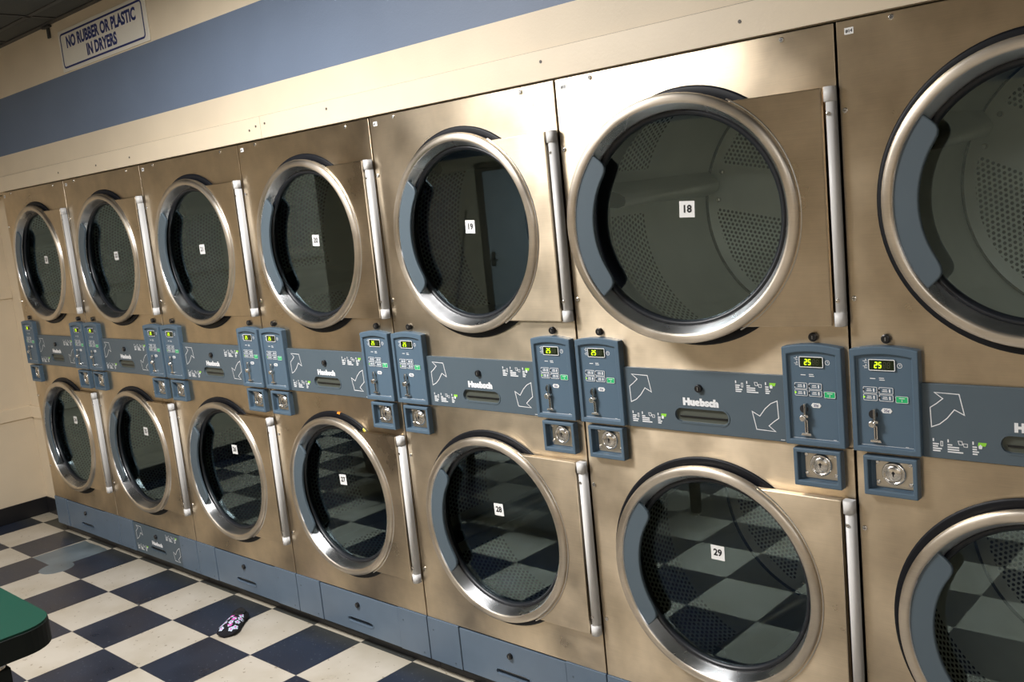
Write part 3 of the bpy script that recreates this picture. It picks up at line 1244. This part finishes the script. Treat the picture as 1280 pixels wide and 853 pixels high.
# side wall beyond the last dryer keeps the machine room closed
mb = MB()
mb.box(7 * W + .006, 7 * W + 1.2, .004, .09, .001, ZT + .003)
struct(mb.build('wall_end', 'wall', None))
mb = MB()
mb.box(XL - .1, XL, YLE, .85, 0, ZC)
mb.box(XFAR, XL - .1, YLE, YLE + .1, 0, ZC)
struct(mb.build('wall_left', 'wall', None))
mb = MB()
mb.box(XFAR - .1, XFAR, YB, YLE + .1, 0, ZC)
struct(mb.build('wall_alcove', 'wall', None))
mb = MB()
mb.box(XR, XR + .1, YB, .95, 0, ZC)
struct(mb.build('wall_right', 'wall', None))
mb = MB()
mb.box(XFAR - .1, XR + .1, YB - .1, YB, 0, ZC)
struct(mb.build('wall_rear', 'wall', None))
# cream board over the dryers in three lengths, with nail heads
mb = MB()
for a, b in ((XL + .001, 2.5735), (2.5755, 6.10), (6.102, XR - .002)):
    mb.box(a, b, -.0005, .0095, ZT + .0055, 2.0495)
struct(mb.build('trim_2', 'board', None, bevel=.0012))
for x, z in ((.766, 2.005), (1.188, 2.001), (1.527, 2.004), (2.984, 2.022), (3.96, 2.019), (4.573, 2.009), (2.50, 2.006), (2.545, 2.016), (2.605, 2.02)):
    mb = MB()
    mb.cyl(.0045, -.0016, .0005, x, z, 10, 0)
    struct(mb.build('trim_3', 'jamb', None))
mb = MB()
mb.box(XL + .001, XR - .002, .0088, .0098, 2.0498, 2.0516)  # dark strip standing in for the shadow line along the board's top
struct(mb.build('shadow_line', 'jamb', None))
# raised rails in the panelling of the side wall and filler strip
mb = MB()
for z0, z1 in ((.617, .690), (1.357, 1.411)):
    mb.box(XL - .001, XL + .013, YLE + .02, YF - .001, z0, z1)
    if z0 < 1:
        mb.box(XL + .001, -.005, YF - .013, YF + .001, z0, z1)
struct(mb.build('trim_4', 'board', None, bevel=.002))
mb = MB()
mb.box(XFAR, -2.05, YB - .001, YB + .006, .617, .690)
mb.box(XFAR, -2.05, YB - .001, YB + .006, 1.357, 1.411)
mb.box(-.60, XR, YB - .001, YB + .006, .617, .690)
mb.box(-.60, XR, YB - .001, YB + .006, 1.357, 1.411)
struct(mb.build('trim_5', 'board', None, bevel=.002))
# black vinyl base
mb = MB()
mb.box(XL - .001, XL + .007, YLE, YF - .001, .0005, .104)
struct(mb.build('baseboard_left', 'base', None, bevel=.002))
mb = MB()
mb.box(XL + .008, -.006, YF - .007, YF + .001, .0005, .104)
struct(mb.build('baseboard_filler', 'base', None, bevel=.002))
mb = MB()
mb.box(XFAR, -2.05, YB - .001, YB + .007, .0005, .104)
mb.box(-.60, XR, YB - .001, YB + .007, .0005, .104)
struct(mb.build('baseboard_rear', 'base', None))

# pale panelled door in the rear wall (seen reflected in glass 19)
dx0, dx1, dz = -1.78, -.78, 1.985
mb = MB()
mb.box(dx0 - .09, dx0, YB + .001, YB + .05, .001, dz + .09)
mb.box(dx1, dx1 + .09, YB + .001, YB + .05, .001, dz + .09)
mb.box(dx0, dx1, YB + .001, YB + .05, dz, dz + .09)
dr = struct(mb.build('door_1', 'jamb', None, bevel=.004))
mb = MB()
mb.box(dx0 + .004, dx1 - .004, YB + .004, YB + .030, .008, dz - .004)
w = dx1 - dx0
for x0_, x1_ in ((dx0 + .12, dx0 + w / 2 - .05), (dx0 + w / 2 + .05, dx1 - .12)):
    for z0_, z1_ in ((.18, .80), (.98, 1.82)):
        mb.box(x0_, x1_, YB + .028, YB + .036, z0_, z1_)
dp = mb.build('door_panel', 'doorp', dr, bevel=.004)
mb = MB()
mb.box(dx0 + .035, dx0 + .085, YB + .030, YB + .040, .93, 1.09)
mb.tube([(dx0 + .06, YB + .035, 1.0), (dx0 + .06, YB + .085, 1.0), (dx0 + .10, YB + .088, 1.0), (dx0 + .17, YB + .085, 1.0)], .010)
mb.build('door_handle', 'rubber', dp)

# broom leaning on the rear wall
br = empty('push_broom', (-2.42, YB + .12, 0))
tag(br, 'dark push broom leaning against the rear wall beside the pale panelled door', 'broom')
mb = MB()
mb.tube([(.0, .02, .10), (.17, -.055, .85), (.33, -.10, 1.58)], [.013, .0125, .012])
mb.build('handle', 'wood', br)
mb = MB()
mb.box(-.20, .20, -.01, .05, .055, .10)
mb.build('broom_head', 'wood', br, bevel=.008)
mb = MB()
for i in range(24):
    x = -.195 + i * .01695
    for j in range(4):
        y = -.004 + j * .0145
        mb.box(x - .005, x + .005, y - .005, y + .005, .0005, .056)
b = mb.build('bristles', 'bristle', br)

# ------------------------------------------------------------------ sign
sg = empty('wall_sign', (1.427, .0095, 2.550))
tag(sg, 'white sign with navy lettering NO RUBBER OR PLASTIC IN DRYERS above the blue wall stripe', 'sign')
mb = MB()
mb.box(-.427, .427, -.006, -.0002, -.0945, .0945)
sg.rotation_euler.y = 0
mb.build('sign_plate', 'sign', sg, bevel=.0015)
mb = MB()
mb.stroke(rrect(-.405, .395, -.0755, .0755, .016, 5), .0085, -.0066, 0, True)
mb.build('border_line', 'navy', sg)
mb = MB()
put_text(mb, 'NO RUBBER OR PLASTIC', -.006, .031, -.0066, .0700, 0, .0030, .885)
put_text(mb, 'IN DRYERS', -.004, -.035, -.0066, .0700, 0, .0030, .885)
mb.build('lettering', 'navy', sg)

# small dark bracket at the wall top, under the ceiling
mb = MB()
mb.box(-.012, .012, -.010, -.0002, -.062, -.006)
mb.box(-.045, .035, -.018, -.0002, -.014, -.0055)
bk = mb.build('wall_bracket', 'grid', None, bevel=.002)
bk.location = (.905, .0095, ZC - .004)
tag(bk, 'small dark bracket on the cream wall under the ceiling left of the sign', 'bracket')

# ------------------------------------------------------------------ green table
tb = empty('folding_table', (2.35, -1.60, 0))
tag(tb, 'green topped laundry table with rounded corners and dark edge at lower left', 'table')
tx0, tx1, ty0, ty1 = 1.45 - 2.35, 3.245 - 2.35, -1.95 + 1.60, -1.238 + 1.60


def slab(x0, x1, y0, y1, r, z0, z1, m):
    b = MB()
    o = rrect(x0, x1, y0, y1, r, 8)
    n = len(o)
    b.face([(x, y, z1) for x, y in o])
    b.face([(x, y, z0) for x, y in o[::-1]])
    for i in range(n):
        j = (i + 1) % n
        b.face([(o[i][0], o[i][1], z0), (o[j][0], o[j][1], z0), (o[j][0], o[j][1], z1), (o[i][0], o[i][1], z1)])
    return b


slab(tx0 + .002, tx1 - .002, ty0 + .002, ty1 - .002, .085, .715, .7205, 0).build('table_top', 'tabletop', tb)
slab(tx0, tx1, ty0, ty1, .087, .655, .7148, 0).build('edge_band', 'tableedge', tb, bevel=.002)
for lx in (tx0 + .12, tx1 - .085):
    for ly in (ty0 + .12, ty1 - .135):
        mb = MB()
        s = .022
        rows = []
        for z, q in ((.012, .020), (.62, .024)):
            rows.append([(lx - q, ly - q, z), (lx + q, ly - q, z), (lx + q, ly + q, z), (lx - q, ly + q, z)])
        mb.grid(rows, 0, False, True)
        mb.face(rows[0][::-1])
        mb.face(rows[1])
        lg = mb.build('leg', 'tableedge', tb, fix=True, bevel=.003)
        mb = MB()
        mb.tube([(lx, ly, .60), (lx, ly, .655)], .019, 16)
        mb.build('leg_collar', 'chrome', lg)
        mb = MB()
        mb.tube([(lx, ly, .0008), (lx, ly, .013)], .024, 16)
        mb.build('leg_foot', 'chrome', lg)

# dark maroon laundry basket, seen only in the glass of dryer 27
bs = empty('laundry_basket', (.95, -1.78, 0))
tag(bs, 'dark maroon plastic laundry basket on the floor beyond the green table', 'basket')
mb = MB()
n = 40


def oval(a, b_, z):
    return [(a * math.cos(2 * PI * k / n), b_ * math.sin(2 * PI * k / n), z) for k in range(n)]


mb.grid([oval(.25, .20, .002), oval(.29, .235, .34), oval(.305, .25, .345), oval(.305, .25, .365), oval(.285, .23, .365), oval(.24, .19, .012)], 0, True, True)
mb.face(oval(.25, .20, .002)[::-1])
mb.face(oval(.24, .19, .012))
mb.build('basket_body', 'maroon', bs, fix=True)
for s in (-1, 1):
    mb = MB()
    mb.tube([(s * .300, -.07, .35), (s * .335, -.06, .37), (s * .342, 0, .375), (s * .335, .06, .37), (s * .300, .07, .35)], .009)
    mb.build('basket_handle', 'maroon', bs)

# ------------------------------------------------------------------ cloth slipper on the floor
sl = empty('cloth_slipper', (2.170, -.182, .0005), math.atan2(-.150, .108))
tag(sl, 'small black cloth slipper with pink and pale flowers lying on the checkered floor', 'slipper')
# local x: toe direction (+x = towards the camera side)
prof = [(-.098, .008, .012, .020), (-.088, .030, .013, .034), (-.060, .037, .015, .042), (-.020, .036, .016, .040), (.020, .040, .016, .036),
        (.060, .046, .015, .032), (.088, .040, .013, .024), (.100, .022, .010, .016), (.105, .006, .008, .010)]
mb = MB()
rows = []
for x, w_, zc, h_ in prof:
    r_ = []
    for k in range(20):
        a = 2 * PI * k / 20
        z = zc + math.sin(a) * (h_ - zc if math.sin(a) > 0 else zc)
        r_.append((x, w_ * math.cos(a), z))
    rows.append(r_)
mb.grid(rows, 0, True, True)
mb.face(rows[0])
mb.face(rows[-1][::-1])
body = mb.build('slipper_body', 'fabric', sl, fix=True)
# opening at the heel
mb = MB()
rows = []
for f, dz in ((1., .003), (.86, .007), (.70, .002)):
    rows.append([(-.055 + .036 * f * math.cos(2 * PI * k / 24), .029 * f * math.sin(2 * PI * k / 24), .0405 + dz - .006 * abs(math.sin(2 * PI * k / 24))) for k in range(24)])
mb.grid(rows, 0, True, True)
mb.face(rows[-1])
mb.build('slipper_opening', 'ink', sl, fix=True)


def top_z(x, y):
    for i in range(len(prof) - 1):
        if prof[i][0] <= x <= prof[i + 1][0]:
            t = (x - prof[i][0]) / (prof[i + 1][0] - prof[i][0])
            w_ = prof[i][1] + t * (prof[i + 1][1] - prof[i][1])
            zc = prof[i][2] + t * (prof[i + 1][2] - prof[i][2])
            h_ = prof[i][3] + t * (prof[i + 1][3] - prof[i][3])
            q = max(0., 1 - (y / w_) ** 2)
            return zc + (h_ - zc) * math.sqrt(q)
    return .01


mb = MB()
fl = [(.052, .006, 1), (.004, .006, 1), (-.020, -.012, 1), (.075, -.022, 0), (.030, -.025, 0), (.024, .027, 0), (.078, .020, 0), (-.004, -.026, 0), (.030, .002, 0), (.062, .033, 0),
      (-.006, .028, 0), (.050, -.034, 0), (-.030, .022, 0)]
for fx, fy, m in fl:
    for k in range(5):
        a = 2 * PI * k / 5 + fx * 40
        px, py = fx + .0085 * math.cos(a), fy + .0065 * math.sin(a)
        pts = []
        for j in range(6):
            b_ = 2 * PI * j / 6
            qx, qy = px + .0058 * math.cos(b_), py + .0048 * math.sin(b_)
            pts.append((qx, qy, top_z(qx, qy) + .0012))
        mb.face(pts, m if k % 2 == 0 or m == 0 else 0)
    pts = []
    for j in range(6):
        b_ = 2 * PI * j / 6
        qx, qy = fx + .005 * math.cos(b_), fy + .004 * math.sin(b_)
        pts.append((qx, qy, top_z(qx, qy) + .0016))
    mb.face(pts, 1)
mb.build('flower_print', ['pale', 'pink'], body)

# ------------------------------------------------------------------ ceiling lights, with added fill
LIGHTS = [
    (3.00, -1.45, 1.05, 'ceiling light troffer nearest the middle of the dryer row'),
    (7.70, -2.20, .22, 'added fill lamp in the ceiling past the right end of the dryer row'),  # unseen lamp, added as frontal fill for the hinge rails
    (5.85, -4.30, .48, 'added fill lamp in the ceiling behind the camera over the right of the room'),  # unseen lamp, added to brighten the drums from the front
    (.05, -3.75, .70, 'added fill lamp in the ceiling near the end of the left side wall'),  # unseen lamp, added to lift the left wall and rear door
]
for x, y, e, lab in LIGHTS:
    t = empty('ceiling_light', (x, y, ZC - .006))
    tag(t, lab, 'light', 'ceiling light troffers')
    mb = MB()
    o = [(-.61, -.305), (.61, -.305), (.61, .305), (-.61, .305)]
    i = [(-.575, -.27), (.575, -.27), (.575, .27), (-.575, .27)]
    for k in range(4):
        j = (k + 1) % 4
        a, b_, c, d = o[k], o[j], i[j], i[k]
        mb.face([(*a, -.012), (*b_, -.012), (*c, -.012), (*d, -.012)][::-1])
        mb.face([(*a, -.012), (*a, 0), (*b_, 0), (*b_, -.012)])
        mb.face([(*d, -.012), (*c, -.012), (*c, -.004), (*d, -.004)])
    mb.build('light_frame', 'white_metal', t, fix=True)
    mb = MB()
    mb.face([(-.574, -.269, -.006), (-.574, .269, -.006), (.574, .269, -.006), (.574, -.269, -.006)])
    m = MAT['diffuser'].copy()
    m.node_tree.nodes['Emission'].inputs[1].default_value = 42. * e
    mb.build('diffuser', m, t)

# ------------------------------------------------------------------ camera, world, view
f, px, py, pz, yaw, pitch, roll = 1201.82, 5.7176, -2.1098, 1.6542, .7514, .1465, -.0997
fw = Vector((-math.sin(yaw) * math.cos(pitch), math.cos(yaw) * math.cos(pitch), -math.sin(pitch)))
rt = Vector((math.cos(yaw), math.sin(yaw), 0))
up = rt.cross(fw)
r2 = math.cos(roll) * rt + math.sin(roll) * up
u2 = -math.sin(roll) * rt + math.cos(roll) * up
cam = bpy.data.cameras.new('camera')
cam.sensor_width = 36
cam.sensor_fit = 'HORIZONTAL'
cam.lens = f / 1280 * 36
cam.clip_start = .05
co = bpy.data.objects.new('camera', cam)
COL.objects.link(co)
mw = Matrix((r2, u2, -fw)).transposed().to_4x4()
mw.translation = (px, py, pz)
co.matrix_world = mw
SC.camera = co

w = bpy.data.worlds.new('world')
w.use_nodes = True
w.node_tree.nodes['Background'].inputs[0].default_value = (.5, .55, .6, 1)
w.node_tree.nodes['Background'].inputs[1].default_value = .05
SC.world = w
vs = SC.view_settings
vs.view_transform = 'Standard'
vs.look = 'None'
vs.exposure = .45
vs.gamma = 1.
vs.use_curve_mapping = False
SC.cycles.max_bounces = 10
SC.cycles.transparent_max_bounces = 12
SC.cycles.caustics_reflective = False
SC.cycles.caustics_refractive = False
SC.cycles.sample_clamp_indirect = 6
